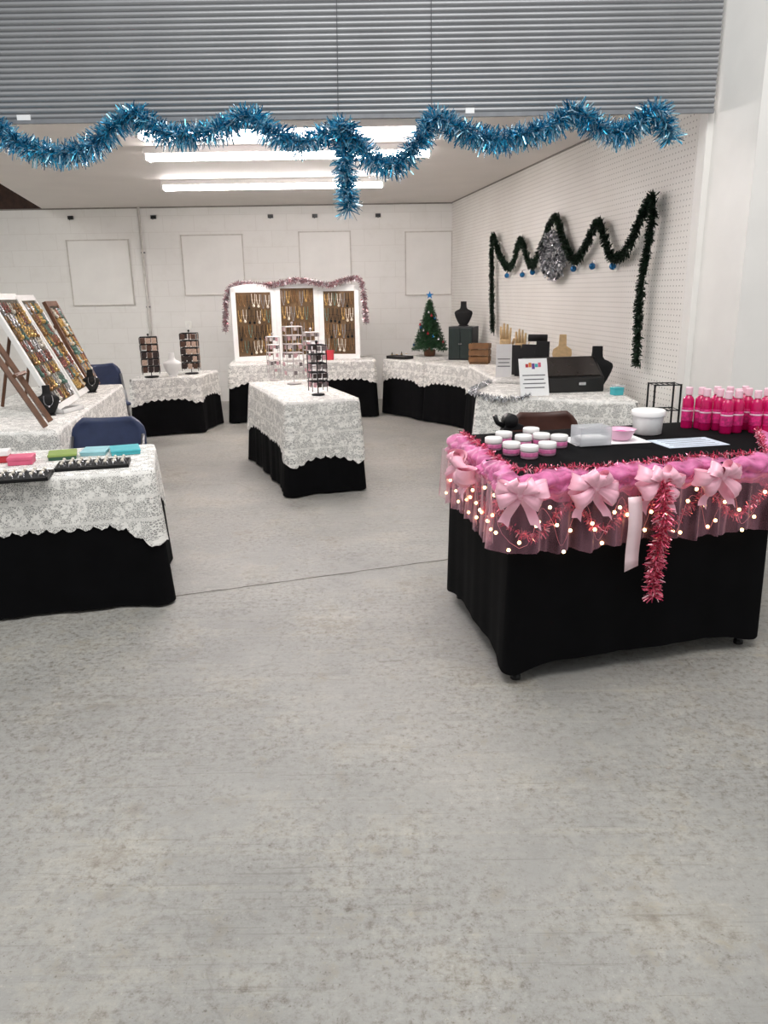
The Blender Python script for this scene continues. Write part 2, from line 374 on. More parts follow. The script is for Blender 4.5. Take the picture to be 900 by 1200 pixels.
# ceiling lights
def fixture(p,q,label,tm=None,n=2):
    a=PZ(*p,CEIL-.06); b=PZ(*q,CEIL-.06); y=(a.y+b.y)/2; L=b.x-a.x; cx=(a.x+b.x)/2
    t=thing('ceiling_light',label,'light fixture',(cx,y,CEIL-.085),0,None)
    MB().box((0,0,.06),(L,.16,.05)).build('housing',whiteP,t,bevel=.006)
    for s in (-1,1):
        MB().tube([(-L/2+.02,s*.045,.016),(L/2-.02,s*.045,.016)],.02,10).build('tube',tm or tubeM,t,smooth=True)
    for s in (-1,1): MB().box((s*(L/2-.01),0,.02),(.02,.15,.06)).build('end_cap',whiteP,t)
fixture((168,182),(505,180),'long fluorescent ceiling light, middle one of the three')
fixture((190,219),(450,216),'long fluorescent ceiling light nearest the back wall')
fixture((162,158),(490,152),'dim fluorescent ceiling light nearest the blue tinsel',tubeDim)
p=PY(162,240,YB-.03); 
cp=thing('conduit','thin white vertical conduit pipe on the back wall','pipe',(p.x,YB-.03,0))
MB().tube([(0,0,0),(-.005,0,CEIL-.005)],.016,8).build('pipe',M('pipe_white',(214,210,205),.5),cp,smooth=True)
for z in (1.3,2.0): MB().box((0,.012,z),(.05,.03,.02)).build('clamp',greyM,cp)
p=PY(221,382,YB); sw=thing('light_switch','white light switch plate on the back wall above the left lace table','switch',(p.x,YB-.012,p.z-.06))
MB().box((0,.004,.06),(.085,.014,.13)).build('plate',M('plate_white',(248,246,240),.4),sw,bevel=.003)
MB().box((0,-.008,.06),(.02,.014,.035)).build('toggle',whitePl,sw)
for i,px in enumerate((83,180,317,369,443)):
    p=PY(px,256-px*.008,YB)
    tag(MB().box((p.x,YB-.012,p.z),(.07,.024,.045)).tube([(p.x,YB-.02,p.z-.01),(p.x,YB-.05,p.z-.03),(p.x,YB-.05,p.z-.005)],.006).build('wall_hook',blackP),'small dark metal hook high on the white back wall','hook','hooks high on the back wall')
def seam(pts,w,name):
    rnd=random.Random(4); P=[]
    for a,b in zip(pts,pts[1:]):
        for k in range(14): P.append(a+(b-a)*(k/14)+V((0,rnd.uniform(-.004,.004),0)))
    rows=[[(q.x,q.y-w*rnd.uniform(.2,.6),.0012),(q.x,q.y+w*rnd.uniform(.2,.6),.0012)] for q in P]
    struct(MB().grid(rows).build(name,M('crack_dark',(92,86,78),.9,var=.4)))
a=PZ(205,699,0); b=PZ(530,655,0); d=b-a
seam([a-d*.25,a,a+d*.5,b,b+d*.35],.011,'trim_5')
# ------------------------------------------------------------------ cloth machinery
def perim(poly,fil,step):
    n=len(poly); P=[V((p[0],p[1])) for p in poly]; out=[]; nr=[]
    for i in range(n):
        d=(P[(i+1)%n]-P[i]).normalized(); nr.append(V((d.y,-d.x)))
    cen=[P[i]-(nr[i-1]+nr[i])*fil/(1+nr[i-1].dot(nr[i])) for i in range(n)]
    for i in range(n):
        for k in range(7):
            q=(nr[i-1].lerp(nr[i],k/6)).normalized(); out.append([cen[i]+q*fil,q,('a',i,k/6)])
        a=cen[i]+nr[i]*fil; b=cen[(i+1)%n]+nr[i]*fil; m=max(2,int((b-a).length/step))
        for k in range(1,m): out.append([a.lerp(b,k/m),nr[i],('e',i,k/m)])
    s=0; S=[]
    for j,o in enumerate(out):
        if j: s+=(o[0]-out[j-1][0]).length
        S.append(s)
    tot=s+(out[0][0]-out[-1][0]).length
    cs=[ [S[j] for j,o in enumerate(out) if o[2]==('a',i,.5)][0] for i in range(n)]
    res=[]
    for j,o in enumerate(out):
        cf=0
        for c in cs:
            d=abs(S[j]-c); d=min(d,tot-d); cf=max(cf,math.exp(-(d/.11)**2))
        res.append((o[0],o[1],S[j],cf,o[2]))
    return res
def fold(s,d,amp,flare,cf,ph):
    w=.6*math.sin(2*PI*s/.34+1.7*math.sin(s*2.3+ph)+ph)+.22*math.sin(2*PI*s/.13+ph*2)
    return (d/.6)*(amp*(.75+w)+flare*cf)
def cloth(name,label,cat,poly,z,drop,off,mat,amp=.02,flare=.05,scal=0,cdrop=0,ph=0,zmin=.012,fil=.03,flares=None,group=None):
    pr=perim(poly,fil,.012 if scal else .016); n=len(pr); mb=MB(); rings=[]; uvr=[]; K=14
    def dr(tg,lst):
        if not isinstance(lst,(list,tuple)): return lst
        if tg[0]=='e': return lst[tg[1]]
        return lst[tg[1]-1]*(1-tg[2])+lst[tg[1]]*tg[2]
    r=[];u=[]
    for p,q,s,cf,tg in pr:
        pp=p-q*.02; r.append((pp.x,pp.y,z)); u.append((s,.02))
    rings.append(r); uvr.append(u)
    r=[];u=[]
    for p,q,s,cf,tg in pr:
        pp=p+q*off*.6; r.append((pp.x,pp.y,z-.003)); u.append((s,0))
    rings.append(r); uvr.append(u)
    for k in range(1,K+1):
        r=[];u=[]
        for p,q,s,cf,tg in pr:
            D=dr(tg,drop)+cdrop*cf
            if scal: D+=scal*abs(math.sin(PI*s/.07))+.3*scal*abs(math.sin(PI*s/.0233))
            D=min(D,z-zmin); d=.006+(D-.006)*k/K
            fl=dr(tg,flares)*(d/.6) if flares else 0
            pp=p+q*(off+fold(s,d,amp,flare,cf,ph)+fl); r.append((pp.x,pp.y,z-d)); u.append((s,-d))
        rings.append(r); uvr.append(u)
    vs=[x for r in rings for x in r]; fs=[tuple(range(n))]; us=[[(x[0],x[1]) for x in rings[0]]]
    L=pr[-1][2]+.016
    for k in range(len(rings)-1):
        for j in range(n):
            j2=(j+1)%n
            fs.append((k*n+j,(k+1)*n+j,(k+1)*n+j2,k*n+j2))
            ua=uvr[k][j];ub=uvr[k+1][j];uc=uvr[k+1][j2];ue=uvr[k][j2]
            if j2==0: uc=(L,uc[1]); ue=(L,ue[1])
            us.append([ua,ub,uc,ue])
    mb.add(vs,fs,us)
    o=mb.build(name,mat,smooth=True); tag(o,label,cat,group); return o
def table(label,poly,z,legin=.07,bars=False):
    cx=sum(p[0] for p in poly)/4; cy=sum(p[1] for p in poly)/4; c=V((cx,cy,0))
    t=thing('folding_table',label,'table',(cx,cy,0))
    MB().prism([tuple(V((p[0],p[1]))) for p in poly],z-.03,z).build('tabletop',M('table_grey',(150,148,144),.5),t,world=True)
    Q=[]
    for p in poly:
        q=V((p[0],p[1],0)); q=q+(c-q).normalized()*legin; Q.append(q)
        mb=MB().tube([(q.x,q.y,.012),(q.x,q.y,z-.03)],.014,8)
        lg=mb.build('leg',M('dark_leg',(60,60,62),.5,metal=.5),t,world=True)
        ft=MB().lathe([(.02,0),(.02,.014),(.015,.02)],(q.x-cx,q.y-cy,0),8).build('rubber_foot',blackP,lg)
    if bars:
        for i,j in ((0,3),(1,2)):
            MB().tube([Q[i]+V((0,0,.045)),Q[j]+V((0,0,.045))],.010,8).build('leg_bar',M('dark_leg',(60,60,62),.5,metal=.5),t,world=True)
    return t
def setup(desc,poly,z,lacedrop,ph,amp=.012,hem=.015,lace=True,cdrop=.05,flares=None):
    poly=[(p[0],p[1]) for p in poly]
    table('folding table under the cloths '+desc,poly,z-.006)
    cloth('black_tablecloth','floor length black tablecloth '+desc,'tablecloth',poly,z-.003,z-.003-hem,.006,blackM,amp,.03,0,.02,ph,flares=flares)
    if lace: cloth('lace_tablecloth','white floral lace cloth with scalloped hem '+desc,'tablecloth',poly,z,lacedrop,.014,laceM,amp,.04,.022,cdrop,ph,flares=flares)
Z1=.805; AMP1=.006; FL1=.006; PH1=.4
T1=[PZ(603,561,Z1),PZ(908,536,Z1),PZ(884,489,Z1),PZ(530,510,Z1)]; T1=[(p.x,p.y) for p in T1]
table('folding table under the black cloth decorated with pink tulle',T1,Z1-.004,.05,True)
cloth('black_tablecloth','plain black tablecloth on the front right table with pink tulle','tablecloth',T1,Z1,[Z1-.07,Z1-.08,Z1-.10,Z1-.075],.006,blackM,AMP1,FL1,0,.03,PH1,fil=.015)
T2=[(-2.83,3.07),(-1.08,3.5),(-1.26,4.15),(-3.05,3.72)]; Z2=.67
setup('at the front left with trays and boxes',T2,Z2,.24,1.1,cdrop=.10)
T3=[(-2.72,4.45),(-1.97,4.58),(-2.37,7.05),(-3.12,6.92)]; Z3=.68
setup('at the left under the leaning display boards',T3,Z3,.25,2.0)
T4=[(-2.62,8.05),(-1.98,8.32),(-1.88,8.92),(-2.6,8.72)]; Z4=.62
setup('at the back left under two earring racks',T4,Z4,.22,2.7)
T5=[(-1.74,8.9),(-.08,9.25),(-.13,9.88),(-1.80,9.53)]; Z5=.68
setup('against the back wall under the folding screen',T5,Z5,.20,3.3)
T6=[(-.68,5.5),(-.175,5.68),(-.66,7.04),(-1.17,6.86)]; Z6=.70
setup('in the middle of the floor under wire racks',T6,Z6,[.40,.36,.25,.34],.2,amp=.016,cdrop=.06)
TA=[(.03,9.5),(.47,8.9),(1.05,9.45),(.62,10.3)]; ZA=.67
setup('in the back right corner under the small tree',TA,ZA,.20,1.5,amp=.01)
TB=[(.50,8.85),(.97,8.2),(1.24,8.3),(1.10,9.38)]
setup('beside the pegboard wall under the wooden crate',TB,ZA,.20,4.1,amp=.01)
TC=[(.95,6.38),(1.56,6.26),(1.37,7.68),(.87,7.75)]; ZC=.74
setup('along the pegboard wall under tan necklace boards',TC,ZC,.22,5.0,amp=.01)
T3R=[PZ(560,463,.74),PZ(748,471,.74),V((1.70,5.72,0)),V((.86,6.14,0))]; T3R=[(p.x,p.y) for p in T3R]
setup('on the right under the black display case',T3R,.74,.30,.9,amp=.012)
# ------------------------------------------------------------------ blue tinsel garland
path=[(-12,140),(0,152),(25,170),(60,179),(95,176),(125,157),(155,132),(180,150),(215,159),(260,150),(293,136),(320,156),(352,167),(380,158),(402,148),(418,168),(440,188),(465,192),(488,171),(510,138),(540,152),(580,164),(620,155),(650,146),(675,130),(702,150),(735,155),(770,129),(786,164)]
pp=smooth([PY(x,y,YD-.10) for x,y in path],5)
tag(tinsel([pp],.084,2400,.0065,1).build('tinsel_garland',foilBlue),'long shiny blue tinsel garland swagged across the roll up door bottom','garland')
dp=smooth([PY(x,y,YD-.11) for x,y in ((400,145),(403,180),(406,215),(409,246))],5)
tag(tinsel([dp],.08,2800,.0065,2).build('tinsel_drop',foilBlue),'blue tinsel strand hanging straight down at the middle of the garland','tinsel')
# ------------------------------------------------------------------ pegboard wall decor
g=[(579,388),(578,330),(579,276),(586,296),(596,313),(604,306),(612,280),(624,311),(636,290),(652,254),(664,285),(676,305),(690,284),(704,260),(718,300),(736,292),(752,258),(767,230),(764,275),(754,330),(750,380),(748,428)]
gp=smooth([PW(x,y,.05) for x,y in g],5)
tag(tinsel([gp],.050,1700,.009,3,keep=Wn).build('pine_garland',foilGreen),'dark green garland hung in zigzag swags on the white pegboard wall','garland')
ring=[]
for k in range(3):
    s=(.30,.65,.95)[k]
    ring.append([PW(649+14*s*math.cos(a*PI/10),299+26*s*math.sin(a*PI/10),.055) for a in range(21)])
wr=thing('tinsel_wreath','oval silver foil wreath hung amid the green garland on the pegboard','wreath',PW(649,328,.05))
tinsel(ring,.045,520,.024,5,keep=Wn).build('tinsel',foilSilver,wr,world=True)
MB().tube([PW(649+14*math.cos(a*PI/10),299+26*math.sin(a*PI/10),.04) for a in range(21)],.006).build('hoop',chromeW,wr,world=True)
om=None
for x,y in ((594,323),(624,319),(672,315),(694,312),(718,312),(612,322)):
    p=PW(x,y,.035)
    if om is None:
        om=thing('bauble','shiny blue round bauble hanging on the white pegboard wall','ornament',p,0,'blue baubles on the pegboard wall')
        MB().ball((0,0,0),.026,12,8).build('globe',orb,om,smooth=True); MB().lathe([(.008,.024),(.008,.036),(.003,.040)],(0,0,0),8).build('cap',silverMt,om)
        MB().tube([(0,0,.038),(.016,.005,.048),(.028,.008,.044)],.0025).build('hook',silverMt,om)
    else: dup(om,p)
# ------------------------------------------------------------------ chairs
def chair(loc,rot,cm,fm,label,hh=.80):
    t=thing('folding_chair',label,'chair',loc,rot)
    MB().box((0,-.02,.445),(.40,.38,.03)).build('seat',cm,t,bevel=.012)
    rows=[]
    for i in range(9):
        zz=hh-.23+.23*i/8; w=.21*(1-.35*max(0,(i-5)/3)**2)
        rows.append([(w*(k/6-1),.205+.02*i/8+.035*(1-((k-6)/6)**2),zz) for k in range(13)])
    MB().grid(rows).build('backrest',cm,t,solid=.022,smooth=True)
    for s in (-1,1):
        MB().tube([(s*.205,-.22,.01),(s*.205,.02,.44),(s*.205,.2,hh-.1)],.012,8).build('leg',fm,t,smooth=True)
        MB().tube([(s*.185,.26,.01),(s*.185,-.12,.43)],.012,8).build('leg',fm,t,smooth=True)
    MB().tube([(-.205,-.13,.18),(.205,-.13,.18)],.009).tube([(-.185,.16,.19),(.185,.16,.19)],.009).build('crossbar',fm,t)
chair((-1.62,4.36,0),.14,blueCh,greyM,'navy folding chair tucked behind the front left lace table',.745)
chair((-2.70,7.52,0),.5,blueCh,greyM,'navy folding chair beside the back left lace table',.80)
chair((.98,4.30,0),.1,brownV,greyM,'brown folding chair behind the pink tulle table',.745)
# ------------------------------------------------------------------ display boards
def panel(t,P0,w,u,W,Hh,fw,fm,bm,arch=0,wn='frame'):
    nn=w.cross(u).normalized(); mt=Matrix((w,nn,u)).transposed(); P0=V(P0)
    mb=MB()
    mb.box(P0+w*fw/2+u*Hh/2,(fw,.03,Hh),mt); mb.box(P0+w*(W-fw/2)+u*Hh/2,(fw,.03,Hh),mt)
    mb.box(P0+w*W/2+u*fw/2,(W-2*fw,.028,fw),mt)
    if arch:
        top=[P0+w*(W*k/10)+u*(Hh+arch*math.sin(PI*k/10))-nn*.015 for k in range(10,-1,-1)]
        low=[P0+w*(W*k/10)+u*(Hh-fw)-nn*.015 for k in (0,10)]
        mb.extr(low+top,nn*.03)
    else: mb.box(P0+w*W/2+u*(Hh-fw/2),(W-2*fw,.028,fw),mt)
    mb.build(wn,fm,t,world=True,bevel=0)
    MB().box(P0+w*W/2+u*Hh/2,(W-fw,.012,Hh-fw),mt).build('backing',bm,t,world=True)
    return nn
bpy_dummy=bpy.data.objects.new('tmp',None)
def necklaces(P0,w,u,nn,W,Hh,rowsn,cols,label,group,seed=0,mats=None,lf=.62,wf=.34):
    rnd=random.Random(seed); mats=mats or [goldMt,silverMt,pearlM]; base=[]; NV=len(mats)
    for vi in range(NV):
        a=W/cols*wf; L=Hh/rowsn*(lf+.08*((vi*2)%3-1))
        pts=[w*(a*math.cos(PI*k/8))+u*(-L*math.sin(PI*k/8)**.8) for k in range(9)]
        mb=MB().tube(pts,.0032,5); mb.ball(u*(-L-.012),.010 if vi%2 else .016,8,5)
        mb.ball(w*a*.8+u*(-L*.55),.007,6,4); mb.ball(-w*a*.8+u*(-L*.55),.007,6,4)
        o=mb.build('necklace',mats[vi],bpy_dummy)
        o.parent=None; tag(o,label,'necklace',group); base.append(o)
    first=[True]*NV
    for r in range(rowsn):
        for c in range(cols):
            vi=rnd.randrange(NV); p=V(P0)+w*(W*(.03+.94*(c+.5)/cols))+u*(Hh*(.97-.96*r/rowsn)+rnd.uniform(-.012,.006))+nn*.018
            if first[vi]: o=base[vi]; first[vi]=False
            else:
                o=base[vi].copy(); C.objects.link(o)
            o.location=p
    for vi in range(NV):
        if first[vi]: bpy.data.objects.remove(base[vi])
xs=[(-1.74,9.22),(-1.25,9.45),(-.74,9.50),(-.25,9.42)]
tri=thing('folding_screen','white three panel folding screen hung with necklaces on the back table','display screen',(-1.0,9.4,Z5))
for i,nm in enumerate(('left','middle','right')):
    a=V(xs[i]+(Z5+.001,)); b=V(xs[i+1]+(Z5+.001,)); w=(b-a); W=w.length; w=w/W; u=V((0,0,1))
    hh=.84 if i!=1 else .88
    nn=panel(tri,a+w*.005,w,u,W-.01,hh,.055,whitePl,goldM,.04 if i!=1 else .05,'panel_frame')
    necklaces(a+w*.06+u*.055,w,u,nn if nn.y<0 else -nn,W-.12,hh-.11,4,7,'beaded necklace hanging in the %s panel of the white folding screen'%nm,'necklaces in the %s panel of the folding screen'%nm,i,[goldMt,silverMt,pearlM,bronzeMt,velvet,turqM],.68)
tp=[PY(264,388,9.3),PY(266,345,9.3),PY(280,332,9.3),PY(312,334,9.4),PY(350,328,9.4),PY(385,333,9.4),PY(412,326,9.38),PY(424,332,9.35),PY(429,378,9.35)]
tag(tinsel([smooth(tp,6)],.045,1600,.0075,8).build('tinsel_garland',foilRose),'full silver and reddish tinsel draped over the white folding screen','garland')
p=PZ(385,424,Z5); gb=thing('gift_box','small red box standing before the right panel of the folding screen','box',(p.x,9.30,Z5+.001))
MB().box((0,0,.045),(.09,.08,.09)).build('base',redM,gb,bevel=.003); MB().box((0,0,.10),(.096,.086,.026)).build('lid',redM,gb,bevel=.003)
def board(y0,y1,xb0,xb1,xt,zt,label,fm,nm,seed):
    a=V((xb0,y0,Z3+.012)); b=V((xb1,y1,Z3+.012)); w=(b-a); W=w.length; w/=W
    u=V((xt-xb1,0,zt-Z3)); u=(u-w*u.dot(w)); Hh=u.length; u.normalize()
    t=thing('display_board',label,'display board',tuple((a+b)/2-V((0,0,.012))))
    nn=panel(t,a,w,u,W,Hh,.045,fm,oliveM)
    back=-nn if nn.x>0 else nn; top=a+w*W/2+u*Hh*.8+back*.02; foot=a+w*W/2+back*.06; foot=V((max(foot.x-.42,-3.0),foot.y,Z3+.012))
    MB().tube([top,foot],.012).build('prop_leg',brownW,t,world=True)
    necklaces(a+w*.04+u*.045,w,u,-back,W-.08,Hh-.09,8,7,'necklace strand hanging on the '+nm,'necklaces on the '+nm,seed,[goldMt,silverMt,turqM,roseM,bronzeMt,goldMt,pearlM],.64)
board(5.25,5.92,-2.22,-2.34,-2.70,1.46,'leaning white framed display board of necklaces, nearest of three',whitePl,'nearest leaning white framed board',21)
board(6.02,6.52,-2.37,-2.46,-2.83,1.45,'leaning white framed display board of necklaces, middle of three',whitePl,'middle leaning white framed board',22)
board(6.58,6.98,-2.48,-2.55,-2.84,1.40,'leaning dark edged display board of necklaces, farthest of three',brownW,'farthest leaning board',23)
ez=thing('easel','brown wooden easel on the left lace table at the photo edge','easel',(-2.2,4.8,Z3+.002))
for a,b in (((-2.10,4.84,Z3+.014),(-2.50,4.84,1.42)),((-2.04,4.62,Z3+.014),(-2.46,4.66,1.42)),((-2.62,4.76,Z3+.014),(-2.47,4.75,1.38))):
    MB().tube([a,b],.020,4).build('leg',brownW,ez,world=True)
MB().tube([(-2.22,4.84,1.0),(-2.19,4.63,1.0)],.014,4).build('crossbar',brownW,ez,world=True)
# ------------------------------------------------------------------ busts, racks, cards
def bust(loc,rot,sc,mat,label,chain=None):
    t=thing('necklace_bust',label,'display bust',loc,rot)
    MB().box((0,.02*sc,.006*sc),(.11*sc,.10*sc,.012*sc)).build('base',mat,t,bevel=.003)
    prof=[(.045,.010),(.060,.03),(.082,.07),(.102,.115),(.112,.15),(.106,.172),(.080,.188),(.052,.200),(.040,.216),(.036,.25),(.036,.285),(.034,.29)]
    MB().lathe([(r*sc,z*sc) for r,z in prof],(0,0,0),24,.34).build('form',mat,t,smooth=True)
    if chain:
        n=thing('necklace',chain,'necklace',V(loc)+V((0,0,0.001)),rot)
        pts=[(.06*sc*math.cos(PI*k/10)*(.6+.4*math.sin(PI*k/10)),-.042*sc-.002,(.195-.1*math.sin(PI*k/10))*sc) for k in range(11)]
        MB().tube(pts,.003*sc,5).build('chain',silverMt,n); MB().ball((0,-.044*sc,.09*sc),.010*sc,8,5).build('pendant',silverMt,n)
def rack(loc,rot,h,r,tiers,mat,label,cname,cmats,cw,ch,seed,cols=(-1,0,1),skip=0,posts=True):
    t=thing('earring_rack',label,'display rack',loc,rot)
    MB().lathe([(r*.85,0),(r*.88,.006),(r*.8,.012),(.012,.016)],(0,0,0),20).build('base',mat,t,smooth=True)
    MB().tube([(0,0,.012),(0,0,h)],.005).build('pole',mat,t)
    MB().ball((0,0,h+.008),.012,8,6).build('finial',mat,t,smooth=True)
    if posts:
        mb=MB()
        for sx in (-1,1):
            for sy in (-1,1): mb.tube([(sx*r,sy*r,h*.08),(sx*r,sy*r,h*.96)],.0032,5)
        mb.build('posts',mat,t)
    for k in range(tiers):
        z=h*(.96-(.86)*k/tiers); mb=MB()
        c=[(-r,-r,z),(r,-r,z),(r,r,z),(-r,r,z),(-r,-r,z)]; mb.tube(c,.0035,5)
        mb.tube([(-r,0,z),(r,0,z)],.003,5); mb.tube([(0,-r,z),(0,r,z)],.003,5)
        mb.build('tier',mat,t)
    rot_m=Matrix.Rotation(rot,3,'Z'); rnd=random.Random(seed); proto={}
    for k in range(tiers):
        z=h*(.96-.86*k/tiers)-ch-.006
        for side in range(4):
            for j in cols:
                if rnd.random()<skip: continue
                a=side*PI/2; lp=V((j*(2*r/len(cols)),-r-.006,z)); lp=Matrix.Rotation(a,3,'Z')@lp
                mi=rnd.randrange(len(cmats)); p=V(loc)+rot_m@lp
                if mi not in proto:
                    o=MB().box((0,0,ch/2),(cw,.003,ch)).build('earring_card',cmats[mi],bpy_dummy); o.parent=None
                    tag(o,'small earring card hanging on the '+cname,'earring card','earring cards on the '+cname); proto[mi]=o
                else:
                    o=proto[mi].copy(); C.objects.link(o)
                o.location=p; o.rotation_euler=(0,0,rot+a)
cardsA=[M('card_brown',(86,58,46),.5,var=.4,scale=60),M('card_tan',(196,168,150),.5,var=.3,scale=60),M('card_dark',(50,36,34),.5,var=.3)]
cardsB=[M('card_pale',(226,216,214),.5,var=.15,scale=60),M('card_rose',(206,160,166),.5,var=.25,scale=60),M('card_grey',(120,110,110),.5,var=.3,scale=60)]
p=PZ(178,442,Z4+.001); rack(p,.25,.43,.085,5,wireM,'brown card earring rack at the left end of the back left table','left rack of the back left table',cardsA,.046,.055,1,skip=.1)
p=PZ(225,438,Z4+.001); rack(p,.1,.45,.085,5,wireM,'brown card earring rack at the right end of the back left table','right rack of the back left table',cardsA,.046,.055,2,skip=.1)
p=PZ(203,441,Z4+.001); bust(p,.2,.85,whitePl,'white necklace bust between the two racks on the back left table')
p=PZ(373,463,Z6+.001); rack(p,.35,.39,.058,5,wireM,'black spinner earring rack at the front of the middle table','black front rack of the middle table',[cardsB[1],cardsB[2],cardsA[2]],.026,.034,3,skip=.25)
p=PZ(345,450,Z6+.001); rack(p,.35,.50,.07,6,chromeW,'tall silver wire earring rack at the back of the middle table','tall silver rack of the middle table',cardsB,.026,.032,4,skip=.45)
p=PZ(322,446,Z6+.001); rack(p,.3,.40,.05,5,chromeW,'slim silver wire earring rack at the back left corner of the middle table','slim silver rack of the middle table',cardsB,.022,.03,6,(-.5,.5),skip=.45)
p=PZ(366,447,Z6+.001); rack(p,.35,.44,.055,5,chromeW,'silver wire earring rack right behind the black spinner rack','silver rack behind the black spinner rack',cardsB,.024,.03,5,skip=.45)
def sign(loc,rot,w,h,label,lines=4,pics=None,tilt=.2,name='sign_card'):
    t=thing(name,label,'sign',loc,rot); m=Matrix.Rotation(-tilt,3,'X')
    MB().box(m@V((0,0,h/2))+V((0,0,.006)),(w,.005,h),m).build('card',paper,t)
    mb=MB()
    for k in range(lines):
        ww=w*(.7 if k%2 else .8); mb.box(m@V((0,-.0035,h*(.55-.11*k)))+V((0,0,.006)),(ww,.001,h*.025),m)
    mb.build('printed_lines',inkM,t)
    if pics:
        n=len(pics)
        for k,pm in enumerate(pics):
            MB().box(m@V((w*.56*((k+.5)/n-.5),-.0035,h*(.81+.02*math.sin(k*2.1))))+V((0,0,.006)),(w*.50/n,.001,h*(.09+.03*(k%3))),m).build('printed_heading',pm,t)
    MB().tube([m@V((0,.004,h*.6)),(0,.006+h*.35,.004)],.004,5).build('prop',whitePl,t)
p=PZ(352,446,Z6+.001); sign(p+V((.15,.06,.0)),.2,.13,.34,'white sign card among wire racks on the middle table',3)
# ------------------------------------------------------------------ christmas tree etc. on corner table
p=V((.60,9.75,ZA+.001))
tr=thing('christmas_tree','small decorated green tree with a blue star on the corner table','christmas tree',p)
MB().lathe([(.06,0),(.07,.01),(.075,.07),(.07,.08)],(0,0,0),14).build('pot',brownW,tr,smooth=True)
MB().tube([(0,0,.06),(0,0,.68)],[.014,.005]).build('trunk',brownW,tr)
rnd=random.Random(7); br=[]
for k in range(15):
    z=.12+.53*k/14; rr=.21*(1-k/15.5)+.015; m=int(6+10*(1-k/15))
    for j in range(m):
        a=2*PI*(j+rnd.random()*.5)/m+k; br.append([V((0,0,z+.02)),V((rr*.55*math.cos(a),rr*.55*math.sin(a),z)),V((rr*math.cos(a),rr*math.sin(a),z-.035))])
tinsel(br,.03,520,.006,9).build('foliage',foilTree,tr)
st=[]
for k in range(10):
    a=PI/2+k*PI/5; q=.05 if k%2==0 else .02; st.append((q*math.cos(a),-.006,.73+q*math.sin(a)))
MB().extr(st,(0,.012,0)).build('star',M('blue_star',(40,130,200),.3,metal=.5),tr)
for k in range(12):
    z=.16+.42*k/12; rr=.2*(1-(z-.1)/.62)+.02; a=-PI/2+(k*2.4)%2.8-1.4
    q=p+V((rr*math.cos(a),rr*math.sin(a),z-.02))
    tag(MB().ball(q,.014,8,6).tube([q+V((0,0,.012)),q+V((0,0,.026))],.003).build('tree_bauble',[orb,redM,silverMt][k%3]),['tiny blue bauble on the small christmas tree','tiny red bauble on the small christmas tree','tiny silver bauble on the small christmas tree'][k%3],'ornament',['blue','red','silver'][k%3]+' baubles on the christmas tree')
def trayitem(loc,rot,w,d,h,om,im,label,cat='tray',name='jewelry_tray'):
    t=thing(name,label,cat,loc,rot); mb=MB().box((0,0,.005),(w,d,.01))
    for sx,sy,bx,by in ((0,-1,w,.008),(0,1,w,.008),(-1,0,.008,d),(1,0,.008,d)): mb.box((sx*(w/2-.004),sy*(d/2-.004),h/2),(bx,by,h))
    mb.build('shell',om,t); MB().box((0,0,.008+h*.25),(w-.018,d-.018,h*.5)).build('insert',im,t); return t
trayitem(V((.22,9.42,ZA+.001)),-.8,.30,.16,.035,blackP,padM,'small black jewelry tray left of the christmas tree')
for k in range(4):
    q=V((.13+.06*k,9.62+.05*k,ZA+.001)); 
    t=thing('ring_cone','small ring cone standing in a row left of the christmas tree','ring stand',q,0,'ring cones left of the tree')
    MB().lathe([(.022,0),(.022,.006),(.014,.012),(.004,.06),(.001,.064)],(0,0,0),10).build('cone',[blackP,whitePl][k%2],t,smooth=True); MB().lathe([(.012,.028),(.014,.03),(.012,.034)],(0,0,0),10).build('ring_band',goldMt,t)
cb=thing('jewelry_cabinet','black jewelry cabinet with two doors right of the christmas tree','cabinet',(.96,9.18,ZA+.001),-.45)
MB().box((0,0,.19),(.30,.2,.38)).build('body',M('cabinet_black',(30,34,38),.4),cb,bevel=.006)
for s in (-1,1):
    d=MB().box((s*.072,-.106,.19),(.138,.012,.35)).build('door',M('door_dark_green',(34,46,44),.35),cb,bevel=.004)
    MB().ball((s*.012,-.116,.185),.008,8,6).build('knob',silverMt,d)
bust((.955,9.16,ZA+.384),-.3,.95,velvet,'black necklace bust on top of the black jewelry cabinet')
ct=thing('wooden_crate','small dark wooden crate beside the black jewelry cabinet','crate',(1.085,8.62,ZA+.001),-.3)
for k in range(3):
    z=.03+.07*k
    for s in (-1,1): MB().box((0,s*.085,z+.02),(.22,.01,.054)).build('slat',woodM,ct); MB().box((s*.105,0,z+.02),(.01,.16,.054)).build('slat',woodM,ct)
for sx in (-1,1):
    for sy in (-1,1): MB().box((sx*.095,sy*.075,.105),(.014,.014,.21)).build('post',woodM,ct)
MB().box((0,0,.008),(.20,.16,.012)).build('bottom',woodM,ct)
